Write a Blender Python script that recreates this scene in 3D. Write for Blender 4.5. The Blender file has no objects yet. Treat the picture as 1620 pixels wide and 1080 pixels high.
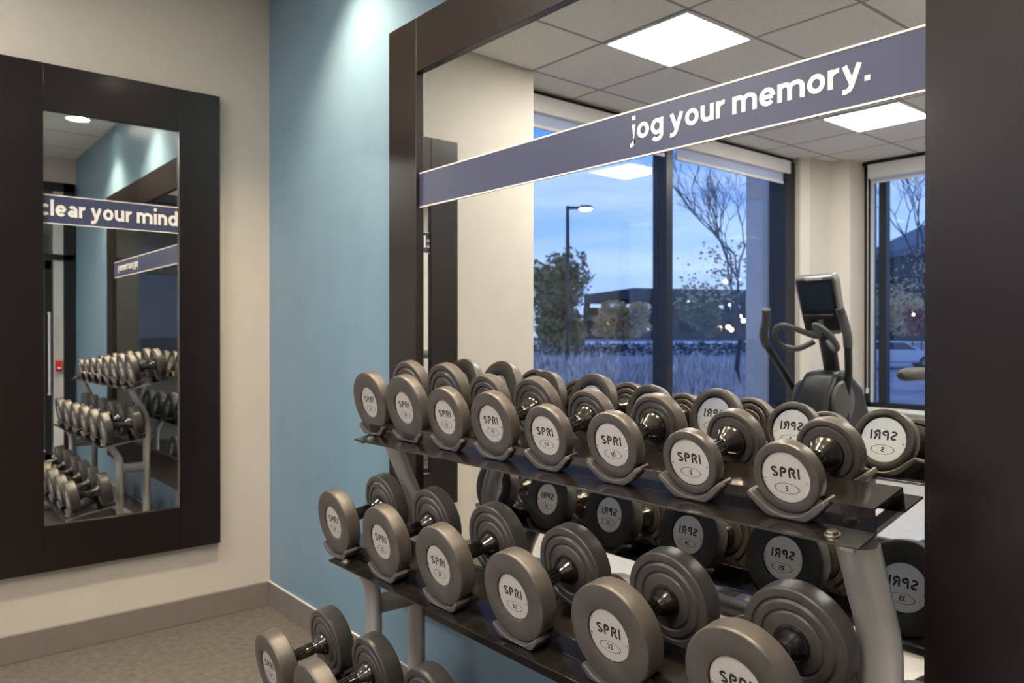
import bpy, bmesh, math, random
from mathutils import Vector, Matrix
random.seed(7)
PI = math.pi
C = bpy.context.scene.collection
sc = bpy.context.scene

# ------------------------------------------------------------------ camera
FPX, YAW, PIT, V0 = 1223.5, math.radians(50.325), -0.004, 533.94
CAM = Vector((3.6205, -1.4827, 1.30))
cd = bpy.data.cameras.new('camera')
cam = bpy.data.objects.new('camera', cd); C.objects.link(cam)
cd.sensor_fit = 'HORIZONTAL'; cd.sensor_width = 36.0
cd.lens = FPX / 1620 * 36.0
cd.shift_y = -(540 - V0) / 1620
cd.clip_start = 0.02; cd.clip_end = 600
cam.location = CAM
cam.rotation_euler = (PI / 2 + PIT, 0, YAW)
cd.dof.use_dof = True; cd.dof.focus_distance = 1.55; cd.dof.aperture_fstop = 6.3
sc.camera = cam
sc.cycles.caustics_reflective = False
sc.cycles.max_bounces = 20; sc.cycles.diffuse_bounces = 9; sc.cycles.glossy_bounces = 10; sc.cycles.transparent_max_bounces = 16
# ------------------------------------------------------------------ exposure
sc.view_settings.view_transform = 'Standard'
sc.view_settings.look = 'None'
sc.view_settings.gamma = 1.0
sc.view_settings.use_curve_mapping = False
sc.view_settings.exposure = 1.56
PANEL_W = 17.0          # emission of the ceiling light panels
SPOT_W = 56.0           # watts of each wall-washing downlight
# ------------------------------------------------------------------ dusk sky
world = bpy.data.worlds.new('dusk_sky'); sc.world = world
world.use_nodes = True
nt = world.node_tree; nt.nodes.clear()
out = nt.nodes.new('ShaderNodeOutputWorld'); bg = nt.nodes.new('ShaderNodeBackground')
tc = nt.nodes.new('ShaderNodeTexCoord'); sep = nt.nodes.new('ShaderNodeSeparateXYZ')
nt.links.new(tc.outputs['Generated'], sep.inputs[0])
ramp = nt.nodes.new('ShaderNodeValToRGB')
e = ramp.color_ramp.elements
e[0].position = 0.0; e[0].color = (.34, .46, .88, 1)
e[1].position = .55; e[1].color = (.05, .15, .56, 1)
k = e.new(.10); k.color = (.27, .46, 1.0, 1)
k = e.new(.26); k.color = (.10, .28, .80, 1)
nt.links.new(sep.outputs['Z'], ramp.inputs[0])
mp = nt.nodes.new('ShaderNodeMapping'); mp.inputs['Scale'].default_value = (1.6, 1.6, 7)
nz = nt.nodes.new('ShaderNodeTexNoise'); nz.inputs['Scale'].default_value = 2.4; nz.inputs['Detail'].default_value = 6
nt.links.new(tc.outputs['Generated'], mp.inputs[0]); nt.links.new(mp.outputs[0], nz.inputs['Vector'])
r2 = nt.nodes.new('ShaderNodeValToRGB'); r2.color_ramp.elements[0].position = .42; r2.color_ramp.elements[1].position = .68
nt.links.new(nz.outputs['Fac'], r2.inputs[0])
mx = nt.nodes.new('ShaderNodeMixRGB'); mx.inputs['Color2'].default_value = (.56, .68, .98, 1)
ml = nt.nodes.new('ShaderNodeMath'); ml.operation = 'MULTIPLY'; ml.inputs[1].default_value = .7
nt.links.new(r2.outputs[0], ml.inputs[0]); nt.links.new(ml.outputs[0], mx.inputs['Fac'])
nt.links.new(ramp.outputs[0], mx.inputs['Color1'])
nt.links.new(mx.outputs[0], bg.inputs['Color']); bg.inputs['Strength'].default_value = .54
nt.links.new(bg.outputs[0], out.inputs[0])

# ================================================================== materials
def mat(name, col, rough=.5, metal=0., var=.0, vscale=20., bump=0., bscale=200., coat=0., spec=.5):
    m = bpy.data.materials.new(name); m.use_nodes = True
    t = m.node_tree; b = t.nodes['Principled BSDF']
    b.inputs['Roughness'].default_value = rough; b.inputs['Metallic'].default_value = metal
    b.inputs['Coat Weight'].default_value = coat; b.inputs['Coat Roughness'].default_value = .12
    b.inputs['Specular IOR Level'].default_value = spec
    b.inputs['Base Color'].default_value = (*col, 1)
    if var or bump:
        c = t.nodes.new('ShaderNodeTexCoord')
    if var:
        n = t.nodes.new('ShaderNodeTexNoise'); n.inputs['Scale'].default_value = vscale; n.inputs['Detail'].default_value = 5
        t.links.new(c.outputs['Object'], n.inputs['Vector'])
        r = t.nodes.new('ShaderNodeValToRGB')
        r.color_ramp.elements[0].color = (*[max(0, x * (1 - var)) for x in col], 1)
        r.color_ramp.elements[1].color = (*[min(1, x * (1 + var)) for x in col], 1)
        r.color_ramp.elements[0].position = .3; r.color_ramp.elements[1].position = .7
        t.links.new(n.outputs['Fac'], r.inputs[0]); t.links.new(r.outputs[0], b.inputs['Base Color'])
    if bump:
        n = t.nodes.new('ShaderNodeTexNoise'); n.inputs['Scale'].default_value = bscale; n.inputs['Detail'].default_value = 4
        t.links.new(c.outputs['Object'], n.inputs['Vector'])
        bp = t.nodes.new('ShaderNodeBump'); bp.inputs['Strength'].default_value = bump; bp.inputs['Distance'].default_value = .002
        t.links.new(n.outputs['Fac'], bp.inputs['Height']); t.links.new(bp.outputs[0], b.inputs['Normal'])
    return m

def emis(name, col, s):
    m = bpy.data.materials.new(name); m.use_nodes = True
    t = m.node_tree; t.nodes.clear()
    o = t.nodes.new('ShaderNodeOutputMaterial'); e = t.nodes.new('ShaderNodeEmission')
    e.inputs['Color'].default_value = (*col, 1); e.inputs['Strength'].default_value = s
    t.links.new(e.outputs[0], o.inputs[0]); return m

M = {}
M['blue'] = mat('blue_wall_paint', (.180, .292, .385), .36, var=.05, vscale=5, bump=.25, bscale=260)
M['beige'] = mat('warm_white_wall_paint', (.60, .545, .475), .6, var=.02, vscale=8, bump=.3, bscale=300)
M['base'] = mat('taupe_baseboard_vinyl', (.205, .178, .160), .45, var=.04)
M['carpet'] = mat('grey_speckled_floor', (.125, .110, .092), .48, var=.32, vscale=34, bump=.5, bscale=500)
M['vinyl'] = mat('pale_grey_vinyl_floor', (.50, .48, .46), .35, var=.06, vscale=9)
M['espresso'] = mat('espresso_stained_wood', (.0085, .0038, .0028), .32, var=.25, vscale=6, coat=.12)
M['mirror'] = mat('mirror_silver', (.90, .92, .90), .0, 1.)
M['banner'] = mat('navy_banner_film', (.058, .066, .125), .36, var=.03)
M['white'] = mat('white_lettering_film', (.93, .88, .80), .5)
M['rubber'] = mat('grey_urethane', (.074, .0640, .0570), .39, var=.16, vscale=30, bump=.15, bscale=400)
M['chrome'] = mat('black_chrome', (.10, .092, .085), .17, .9)
M['plate'] = mat('satin_aluminium', (.76, .73, .70), .42, .75, var=.02)
M['ink'] = mat('black_ink', (.012, .011, .010), .5)
M['screw'] = mat('plated_screw', (.8, .78, .74), .25, 1.)
M['saddle'] = mat('warm_grey_plastic', (.100, .088, .080), .34, var=.06)
M['tray'] = mat('black_gloss_powder_coat', (.012, .010, .009), .13, .0, bump=.06, bscale=120, coat=.4)
M['tube'] = mat('silver_powder_coat', (.50, .475, .445), .36, .35, bump=.06, bscale=300)
M['bolt'] = mat('zinc_bolt', (.55, .50, .44), .3, 1.)
M['dark_alu'] = mat('dark_bronze_aluminium', (.018, .018, .019), .35, .3)
M['light_alu'] = mat('pale_aluminium', (.62, .62, .62), .4, .3)
M['greypaint'] = mat('grey_trim_paint', (.40, .39, .38), .5)
M['blind'] = mat('white_blind_vinyl', (.70, .68, .66), .6)
M['hem'] = mat('pale_blind_fabric', (.40, .46, .66), .7)
M['sill'] = mat('white_sill_board', (.75, .74, .71), .4)
M['clad'] = mat('grey_exterior_cladding', (.62, .55, .49), .5, var=.05)
M['tbar'] = mat('ceiling_trim_white', (.72, .71, .68), .5)
M['panel'] = emis('light_panel', (1., .955, .88), PANEL_W)
M['lens'] = emis('downlight_lens', (1., .90, .74), 9.)
M['blackpl'] = mat('black_moulded_plastic', (.008, .008, .009), .42, var=.1)
M['grip'] = mat('grey_foam_grip', (.085, .08, .078), .5)
M['screen'] = mat('dark_blue_screen', (.018, .035, .075), .12)
M['silverpl'] = mat('silver_plastic', (.26, .26, .255), .3, .5)
M['red'] = mat('red_alarm_plastic', (.60, .03, .02), .4)
M['asphalt'] = mat('outdoor_ground', (.32, .33, .37), .8, var=.3, vscale=.7)
M['road'] = mat('pale_road', (.80, .80, .84), .8, var=.1, vscale=.4)
M['bark'] = mat('dark_bark', (.045, .038, .034), .9, var=.3)
M['green'] = mat('green_leaves', (.27, .31, .16), .7, var=.45, vscale=2.)
M['orange'] = mat('golden_leaves', (.78, .60, .34), .7, var=.35, vscale=2.)
M['hedge'] = mat('dark_hedge_leaves', (.10, .12, .09), .8, var=.4, vscale=3.)
M['rust'] = mat('red_brown_leaves', (.40, .13, .11), .8, var=.3, vscale=3.)
M['grass'] = mat('pale_ornamental_grass', (.56, .50, .48), .8, var=.6, vscale=1.2)
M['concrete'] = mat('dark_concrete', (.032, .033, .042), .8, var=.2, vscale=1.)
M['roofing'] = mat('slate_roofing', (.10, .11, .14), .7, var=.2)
M['lampw'] = emis('street_lamp_glow', (1., .93, .78), 9.)
M['deckl'] = emis('cool_deck_lamp', (.75, .85, 1.), 1.6)
M['lampo'] = emis('amber_lamp_glow', (1., .62, .25), 7.)
M['carbody'] = mat('silver_blue_car_paint', (.55, .60, .68), .3, .2)
M['tyre'] = mat('black_tyre', (.01, .01, .01), .7)
M['corridor'] = mat('pale_corridor_paint', (.62, .60, .56), .6)

def glass():
    m = bpy.data.materials.new('window_glass'); m.use_nodes = True
    t = m.node_tree; t.nodes.clear()
    o = t.nodes.new('ShaderNodeOutputMaterial'); mixn = t.nodes.new('ShaderNodeMixShader')
    tr = t.nodes.new('ShaderNodeBsdfTransparent'); gl = t.nodes.new('ShaderNodeBsdfGlossy')
    tr.inputs['Color'].default_value = (.95, .97, .985, 1); gl.inputs['Roughness'].default_value = .015
    lw = t.nodes.new('ShaderNodeLayerWeight'); lw.inputs['Blend'].default_value = .5
    p = t.nodes.new('ShaderNodeMath'); p.operation = 'POWER'; p.inputs[1].default_value = 5
    a = t.nodes.new('ShaderNodeMath'); a.operation = 'MULTIPLY_ADD'; a.inputs[1].default_value = .9; a.inputs[2].default_value = .035
    t.links.new(lw.outputs['Facing'], p.inputs[0]); t.links.new(p.outputs[0], a.inputs[0])
    t.links.new(a.outputs[0], mixn.inputs[0]); t.links.new(tr.outputs[0], mixn.inputs[1]); t.links.new(gl.outputs[0], mixn.inputs[2])
    t.links.new(mixn.outputs[0], o.inputs[0]); return m
M['glass'] = glass()

GX, GY, GS, ZC = .5916, -1.7297, .5931, 2.9393     # ceiling grid and height
def ceiling_mat():
    m = bpy.data.materials.new('acoustic_ceiling_tiles'); m.use_nodes = True
    t = m.node_tree; b = t.nodes['Principled BSDF']; b.inputs['Roughness'].default_value = .9
    g = t.nodes.new('ShaderNodeNewGeometry'); s = t.nodes.new('ShaderNodeSeparateXYZ')
    t.links.new(g.outputs['Position'], s.inputs[0])
    def axis(sock, off):
        a = t.nodes.new('ShaderNodeMath'); a.operation = 'SUBTRACT'; a.inputs[1].default_value = off - 20 * GS
        d = t.nodes.new('ShaderNodeMath'); d.operation = 'DIVIDE'; d.inputs[1].default_value = GS
        f = t.nodes.new('ShaderNodeMath'); f.operation = 'FRACT'
        w = t.nodes.new('ShaderNodeMath'); w.operation = 'SUBTRACT'; w.inputs[1].default_value = .5
        ab = t.nodes.new('ShaderNodeMath'); ab.operation = 'ABSOLUTE'
        gt = t.nodes.new('ShaderNodeMath'); gt.operation = 'GREATER_THAN'; gt.inputs[1].default_value = .483
        t.links.new(sock, a.inputs[0]); t.links.new(a.outputs[0], d.inputs[0]); t.links.new(d.outputs[0], f.inputs[0])
        t.links.new(f.outputs[0], w.inputs[0]); t.links.new(w.outputs[0], ab.inputs[0]); t.links.new(ab.outputs[0], gt.inputs[0])
        return gt.outputs[0]
    mxm = t.nodes.new('ShaderNodeMath'); mxm.operation = 'MAXIMUM'
    t.links.new(axis(s.outputs['X'], GX), mxm.inputs[0]); t.links.new(axis(s.outputs['Y'], GY), mxm.inputs[1])
    n = t.nodes.new('ShaderNodeTexNoise'); n.inputs['Scale'].default_value = 90; n.inputs['Detail'].default_value = 6
    t.links.new(g.outputs['Position'], n.inputs['Vector'])
    r = t.nodes.new('ShaderNodeValToRGB'); r.color_ramp.elements[0].color = (.70, .675, .62, 1); r.color_ramp.elements[1].color = (.80, .77, .71, 1)
    r.color_ramp.elements[0].position = .3; r.color_ramp.elements[1].position = .7
    t.links.new(n.outputs['Fac'], r.inputs[0])
    mm = t.nodes.new('ShaderNodeMixRGB'); mm.inputs['Color2'].default_value = (.30, .285, .26, 1)
    t.links.new(mxm.outputs[0], mm.inputs['Fac']); t.links.new(r.outputs[0], mm.inputs['Color1'])
    t.links.new(mm.outputs[0], b.inputs['Base Color']); return m
M['tiles'] = ceiling_mat()

# ================================================================== mesh helpers
class MB:
    def __init__(s): s.bm = bmesh.new(); s.mats = []
    def mi(s, m):
        if m not in s.mats: s.mats.append(m)
        return s.mats.index(m)
    def _fin(s, faces, m):
        i = s.mi(m)
        for f in faces: f.material_index = i; f.smooth = True
    def box(s, lo, hi, m, T=None):
        vs = [s.bm.verts.new(Vector((x, y, z)) if T is None else T @ Vector((x, y, z)))
              for x in (lo[0], hi[0]) for y in (lo[1], hi[1]) for z in (lo[2], hi[2])]
        q = [(0, 1, 3, 2), (4, 6, 7, 5), (0, 4, 5, 1), (2, 3, 7, 6), (0, 2, 6, 4), (1, 5, 7, 3)]
        s._fin([s.bm.faces.new([vs[i] for i in f]) for f in q], m)
    def prism(s, poly, d0, d1, m, fn):
        """poly of 2-D points, extruded from d0 to d1; fn(a,b,d) -> point"""
        A = [s.bm.verts.new(fn(a, b, d0)) for a, b in poly]; B = [s.bm.verts.new(fn(a, b, d1)) for a, b in poly]
        n = len(poly); fs = [s.bm.faces.new(A[::-1]), s.bm.faces.new(B)]
        for i in range(n): fs.append(s.bm.faces.new([A[i], A[(i + 1) % n], B[(i + 1) % n], B[i]]))
        s._fin(fs, m)
    def lathe(s, prof, m, fn, seg=48):
        """prof [(r, h)], fn(x, z, h) -> point"""
        rings = []
        for r, h in prof:
            if r < 1e-6: rings.append([s.bm.verts.new(fn(0, 0, h))])
            else: rings.append([s.bm.verts.new(fn(r * math.cos(2 * PI * i / seg), r * math.sin(2 * PI * i / seg), h)) for i in range(seg)])
        fs = []
        for a, b in zip(rings, rings[1:]):
            for i in range(seg):
                j = (i + 1) % seg
                if len(a) == 1 and len(b) == 1: continue
                if len(a) == 1: fs.append(s.bm.faces.new([a[0], b[i], b[j]]))
                elif len(b) == 1: fs.append(s.bm.faces.new([a[i], b[0], a[j]]))
                else: fs.append(s.bm.faces.new([a[i], b[i], b[j], a[j]]))
        s._fin(fs, m)
    def tube(s, pts, ra, m, rb=None, seg=16, side=None, cap=True):
        """tube with elliptical section: ra along `side`, rb across"""
        pts = [Vector(p) for p in pts]; n = len(pts); rings = []
        rs = ra if isinstance(ra, (list, tuple)) else [ra] * n
        prev = None
        for i, p in enumerate(pts):
            d = (pts[min(i + 1, n - 1)] - pts[max(i - 1, 0)]).normalized()
            sd = Vector(side) if side is not None else (prev if prev is not None else Vector((1, 0, 0)) if abs(d.x) < .9 else Vector((0, 0, 1)))
            sd = (sd - d * sd.dot(d)).normalized(); prev = sd; up = d.cross(sd)
            rbb = rb if rb else rs[i]
            rings.append([s.bm.verts.new(p + sd * rs[i] * math.cos(2 * PI * k / seg) + up * rbb * math.sin(2 * PI * k / seg)) for k in range(seg)])
        fs = []
        for a, b in zip(rings, rings[1:]):
            for k in range(seg): fs.append(s.bm.faces.new([a[k], a[(k + 1) % seg], b[(k + 1) % seg], b[k]]))
        if cap: fs += [s.bm.faces.new(rings[0][::-1]), s.bm.faces.new(rings[-1])]
        s._fin(fs, m)
    def quad(s, ps, m):
        s._fin([s.bm.faces.new([s.bm.verts.new(Vector(p)) for p in ps])], m)
    def mesh(s, me, T, m):
        n0, v0 = len(s.bm.faces), len(s.bm.verts); s.bm.from_mesh(me)
        s.bm.faces.ensure_lookup_table(); s.bm.verts.ensure_lookup_table()
        fs = s.bm.faces[n0:]; vs = s.bm.verts[v0:]
        loose = [v for v in vs if not v.link_faces]; vs = [v for v in vs if v.link_faces]
        bmesh.ops.delete(s.bm, geom=loose, context='VERTS')
        for v in vs: v.co = T @ v.co
        s._fin(fs, m)
    def data(s, name, angle=32, flat=False):
        bmesh.ops.recalc_face_normals(s.bm, faces=s.bm.faces[:]) if not flat else None
        me = bpy.data.meshes.new(name); s.bm.to_mesh(me); s.bm.free()
        for m in s.mats: me.materials.append(m)
        me.set_sharp_from_angle(angle=math.radians(angle))
        return me
    def build(s, name, parent=None, bevel=0., seg=2, flat=False, angle=32):
        o = bpy.data.objects.new(name, s.data(name, flat=flat, angle=angle)); C.objects.link(o)
        if parent is not None: adopt(o, parent)
        if bevel:
            b = o.modifiers.new('bevel', 'BEVEL'); b.width = bevel; b.segments = seg; b.limit_method = 'ANGLE'; b.angle_limit = math.radians(40)
        return o

WORLD = {}
def adopt(o, parent):
    """parent o (built in world coordinates) to an Empty or mesh"""
    o.parent = parent; o.matrix_parent_inverse = WORLD.get(parent.name, Matrix.Identity(4)).inverted()
    WORLD.setdefault(o.name, Matrix.Identity(4))
def tag(o, label, cat, group=None, kind=None):
    o['label'] = label; o['category'] = cat
    if group: o['group'] = group
    if kind: o['kind'] = kind
    return o
def thing(name, loc, label, cat, group=None, kind=None):
    o = bpy.data.objects.new(name, None); C.objects.link(o); o.location = loc
    o.empty_display_size = .05
    WORLD[o.name] = Matrix.Translation(Vector(loc))
    return tag(o, label, cat, group, kind)
def struct(o, label=None, cat=None):
    o['kind'] = 'structure'
    if label: o['label'] = label
    if cat: o['category'] = cat
    return o
def setting(name, loc, label, cat):
    o = thing(name, loc, label, cat); o['kind'] = 'structure'; return o

def text_mesh(s, size=1., bold=.02, align='CENTER', sx=1., space=1., extrude=0.):
    cu = bpy.data.curves.new('lettering', 'FONT'); cu.body = s; cu.size = size; cu.offset = bold * size
    cu.align_x = align; cu.align_y = 'BOTTOM_BASELINE'; cu.space_character = space; cu.resolution_u = 6; cu.extrude = extrude
    o = bpy.data.objects.new('lettering', cu); C.objects.link(o)
    dg = bpy.context.evaluated_depsgraph_get(); dg.update()
    me = bpy.data.meshes.new_from_object(o.evaluated_get(dg))
    bpy.data.objects.remove(o); bpy.data.curves.remove(cu)
    if sx != 1.:
        for v in me.vertices: v.co.x *= sx
    return me
def width(me):
    xs = [v.co.x for v in me.vertices]; return min(xs), max(xs)

# ================================================================== room shell
YM = -.02; FT = .036; BACK = -5.84; RX = 4.60; WX = -.38; LEND = -1.734
b = MB(); b.box((-.42, -1.38, -.1), (6.6, .0, 0), M['carpet']); struct(b.build('floor'), 'grey brown speckled gym floor', 'floor')
b = MB(); b.box((-.42, BACK - .2, -.1), (6.6, -1.38, 0), M['vinyl']); struct(b.build('floor'), 'pale grey floor seen in the big mirror', 'floor')
b = MB(); b.box((WX - .05, BACK - .2, ZC), (RX + .1, .12, ZC + .1), M['tiles']); struct(b.build('ceiling'), 'grid of grey acoustic ceiling tiles', 'ceiling')
b = MB(); b.box((-.5, 0, -.1), (RX + .1, .12, ZC), M['blue']); struct(b.build('wall_front'), 'blue painted wall behind the dumbbell rack', 'wall')
b = MB(); b.box((WX - .06, LEND, -.1), (0, 0, ZC), M['beige']); struct(b.build('wall_left'), 'warm white wall carrying the narrower mirror', 'wall')
b = MB(); b.box((0, LEND, 0), (.012, -.012, .111), M['base']); b.box((0, LEND, .106), (.007, -.012, .113), M['base'])
struct(b.build('baseboard_left', bevel=.002), 'taupe baseboard along the warm white wall', 'baseboard')
b = MB(); b.box((.0, -.012, 0), (RX, 0, .111), M['base']); b.box((.0, -.007, .106), (RX, 0, .113), M['sill'])
struct(b.build('baseboard_front', bevel=.002), 'taupe baseboard along the blue wall', 'baseboard')
# low walls under the glazing, corner pier
b = MB(); b.box((WX - .06, -5.2, -.1), (-.27, LEND, .60), M['beige']); struct(b.build('wall_window'), 'low wall under the long window', 'wall')
b = MB()
pier = [(-.44, -5.2), (-.20, -5.2), (-.135, -5.26), (-.125, -5.45), (-.09, -5.56), (.0, -5.58), (.06, -5.63), (.075, -5.70), (.075, BACK - .16), (-.44, BACK - .16)]
b.prism(pier, -.1, ZC, M['beige'], lambda x, y, d: Vector((x, y, d))); struct(b.build('wall_pier'), 'pale rounded pier in the window corner', 'wall')
b = MB(); b.box((.075, BACK - .16, -.1), (2.35, BACK, .60), M['beige']); b.box((2.35, BACK - .16, -.1), (RX, BACK, ZC), M['beige'])
struct(b.build('wall_back'), 'back wall around the far window', 'wall')
b = MB(); b.box((.02, BACK - .02, .58), (2.40, BACK + .06, .615), M['sill']); struct(b.build('trim_1', bevel=.004), 'white sill board under the far window', 'trim')
b = MB(); b.box((-.30, -5.2, .58), (-.22, LEND, .615), M['sill']); struct(b.build('trim_2', bevel=.004), 'white sill board under the long window', 'trim')
b = MB(); b.box((RX, BACK, -.1), (RX + .1, -1.30, ZC), M['beige']); b.box((RX, -1.30, 2.70), (RX + .1, 0, ZC), M['beige'])
struct(b.build('wall_right'), 'pale wall over the glazed entrance', 'wall')

def window(name, label, fn, w0, w1, z0, z1, mull, dep, mw=.075):
    """fn(along, depth, z): depth>0 into the room"""
    o = setting(name, fn(w0, 0, z0), label, 'window')
    def bx(b, a0, a1, d0, d1, za, zb, m):
        p = fn(a0, d0, za); q = fn(a1, d1, zb)
        b.box([min(p[i], q[i]) for i in range(3)], [max(p[i], q[i]) for i in range(3)], m)
    b = MB()
    fw = .06
    bx(b, w0, w0 + fw, -dep / 2, dep / 2, z0, z1, M['dark_alu']); bx(b, w1 - fw, w1, -dep / 2, dep / 2, z0, z1, M['dark_alu'])
    bx(b, w0, w1, -dep / 2, dep / 2, z0, z0 + fw, M['dark_alu']); bx(b, w0, w1, -dep / 2, dep / 2, z1 - fw, z1, M['dark_alu'])
    b.build('window_frame', o)
    for a in mull:
        b = MB(); bx(b, a, a + mw, -dep / 2, dep / 2 + .02, z0 + fw, z1 - fw, M['dark_alu']); b.build('mullion', o)
    ed = [w0 + fw] + [v for a in mull for v in (a, a + mw)] + [w1 - fw]
    for i in range(0, len(ed), 2):
        b = MB(); bx(b, ed[i], ed[i + 1], -.006, .006, z0 + fw, z1 - fw, M['glass']); b.build('pane', o)
    return o
ZW = 2.90
w1 = window('window_1', 'long dark framed window seen in the big mirror', lambda a, d, z: (-.36 + d, -a, z), 1.74, 5.2, .60, ZW, [3.37], .12)
b = MB(); b.box((-.42, -5.2, .60), (-.25, -5.04, ZW), M['dark_alu']); b.build('jamb', w1)
w2 = window('window_2', 'far dark framed window in the back wall', lambda a, d, z: (a, BACK - .10 + d, z), .075, 2.35, .60, ZW, [], .12)
b = MB(); b.box((.14, BACK - .06, .66), (.165, BACK - .03, ZW - .1), M['light_alu']); b.box((.22, BACK - .10, .66), (.29, BACK - .02, ZW - .1), M['dark_alu']); b.build('jamb', w2)
b = MB(); b.box((WX - .05, -5.2, ZW), (-.285, LEND, ZC), M['dark_alu']); struct(b.build('trim_3'), 'dark header strip over the long window', 'trim')
b = MB(); b.box((.075, BACK - .16, ZW), (2.35, BACK + .005, ZC), M['dark_alu']); struct(b.build('trim_4'), 'dark header strip over the far window', 'trim')

def blind(loc, lo, hi, axis, label):
    o = thing('roller_blind', loc, label, 'blind', 'roller blinds over the windows')
    b = MB(); b.box(lo, hi, M['blind']); b.build('cassette', o, bevel=.004)
    c = [(a + d) / 2 for a, d in zip(lo, hi)]
    b = MB()
    if axis == 'y': b.box((c[0] - .004, lo[1] + .03, lo[2] - .075), (c[0] + .004, hi[1] - .03, lo[2]), M['hem']); b.box((c[0] - .01, lo[1] + .03, lo[2] - .095), (c[0] + .01, hi[1] - .03, lo[2] - .075), M['blind'])
    else: b.box((lo[0] + .03, c[1] - .004, lo[2] - .03), (hi[0] - .03, c[1] + .004, lo[2]), M['hem']); b.box((lo[0] + .03, c[1] - .01, lo[2] - .045), (hi[0] - .03, c[1] + .01, lo[2] - .03), M['blind'])
    b.build('blind_fabric', o)
    return o
blind((-.28, -2.55, 2.78), (-.33, -3.37, 2.785), (-.235, -1.78, 2.90), 'y', 'white rolled blind over the window pane nearer the big mirror')
blind((-.28, -4.2, 2.78), (-.33, -5.10, 2.785), (-.235, -3.46, 2.90), 'y', 'white rolled blind over the pane between mullion and corner pier')
bl = blind((1.2, BACK, 2.77), (.14, BACK - .05, 2.77), (2.33, BACK + .04, 2.90), 'x', 'white rolled blind over the far window beside the pier')
b = MB(); b.tube([(.125, BACK + .0, 2.78), (.125, BACK + .0, .80)], .004, M['light_alu'], seg=8); b.lathe([(0, .74), (.014, .745), (.014, .79), (0, .80)], M['light_alu'], lambda x, y, h: Vector((.125 + x, BACK + y, h)), 12); b.build('bead_chain', bl)

# glazed entrance in the right wall (seen in the narrow mirror)
d1 = setting('door_1', (RX, -.6, 0), 'dark framed glazed entrance at the end of the blue wall', 'door')
b = MB()
b.box((RX - .02, -.105, 0), (RX + .08, -.02, 2.70), M['dark_alu']); b.box((RX - .02, -1.30, 0), (RX + .08, -1.22, 2.70), M['dark_alu'])
b.box((RX - .02, -1.30, 2.62), (RX + .08, -.02, 2.70), M['dark_alu']); b.box((RX - .02, -1.30, 1.99), (RX + .08, -.02, 2.04), M['dark_alu'])
b.build('door_frame', d1)
b = MB(); b.box((RX, -.185, 0), (RX + .06, -.105, 1.99), M['corridor']); b.box((RX, -.185, 2.04), (RX + .06, -.105, 2.62), M['corridor']); b.build('side_panel', d1)
b = MB(); b.box((RX, -.25, .01), (RX + .05, -.20, 1.98), M['dark_alu']); b.box((RX, -1.22, .01), (RX + .05, -1.15, 1.98), M['dark_alu']); b.box((RX, -1.22, .01), (RX + .05, -.20, .2), M['dark_alu']); b.box((RX, -1.22, 1.90), (RX + .05, -.20, 1.98), M['dark_alu']); leaf = b.build('door_leaf', d1)
b = MB(); b.box((RX + .02, -1.15, .2), (RX + .03, -.25, 1.90), M['glass']); b.build('pane', leaf)
b = MB(); b.box((RX + .02, -1.22, 2.04), (RX + .03, -.185, 2.62), M['glass']); b.build('pane', d1)
b = MB(); b.tube([(RX - .002, -.225, .75), (RX - .05, -.225, .75), (RX - .05, -.225, 1.5), (RX - .002, -.225, 1.5)], .011, M['light_alu']); b.build('door_handle', leaf)
b = MB(); b.box((6.5, -3, 0), (6.6, .12, ZC), M['corridor']); b.box((RX + .1, .02, 0), (6.6, .12, ZC), M['corridor']); b.box((RX + .1, -3, 0), (6.5, -2.9, ZC), M['corridor']); struct(b.build('wall_corridor'), 'pale corridor wall beyond the entrance', 'wall')
b = MB(); b.box((RX + .1, -3, ZC), (6.6, .12, ZC + .1), M['beige']); struct(b.build('ceiling_corridor'), 'corridor ceiling beyond the entrance', 'ceiling')
o = thing('fire_alarm_pull', (RX - .03, -.145, .96), 'small red alarm box on the white panel beside the entrance', 'alarm')
b = MB(); b.box((RX - .04, -.172, .96), (RX - .001, -.12, 1.06), M['red']); b.build('alarm_box', o, bevel=.004)
b = MB(); b.box((RX - .055, -.16, .985), (RX - .04, -.132, 1.0), M['white']); b.build('pull_handle', o)

# ceiling light panels
def ceiling_light(cx, cy, label):
    o = thing('ceiling_light', (cx, cy, ZC), label, 'ceiling light', 'square ceiling light panels')
    h = GS / 2; b = MB(); z0, z1 = ZC - .012, ZC - .0005; w = .022
    for lo, hi in (((-h, -h), (h, -h + w)), ((-h, h - w), (h, h)), ((-h, -h + w), (-h + w, h - w)), ((h - w, -h + w), (h, h - w))):
        b.box((cx + lo[0], cy + lo[1], z0), (cx + hi[0], cy + hi[1], z1), M['tbar'])
    b.build('frame', o, bevel=.002)
    b = MB(); b.box((cx - h + w, cy - h + w, ZC - .008), (cx + h - w, cy + h - w, ZC - .001), M['panel']); b.build('diffuser', o)
PX, PY = GX + GS / 2, GY - GS / 2
ceiling_light(PX, PY, 'square light panel nearest the left wall, above the banner in the big mirror')
ceiling_light(PX, PY - 4 * GS, 'square light panel near the window corner, below the banner in the mirror')
ceiling_light(PX + 4 * GS, PY, 'square light panel over the open floor, nearer the blue wall')
ceiling_light(PX + 4 * GS, PY - 4 * GS, 'square light panel over the open floor, farthest from the blue wall')
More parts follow.
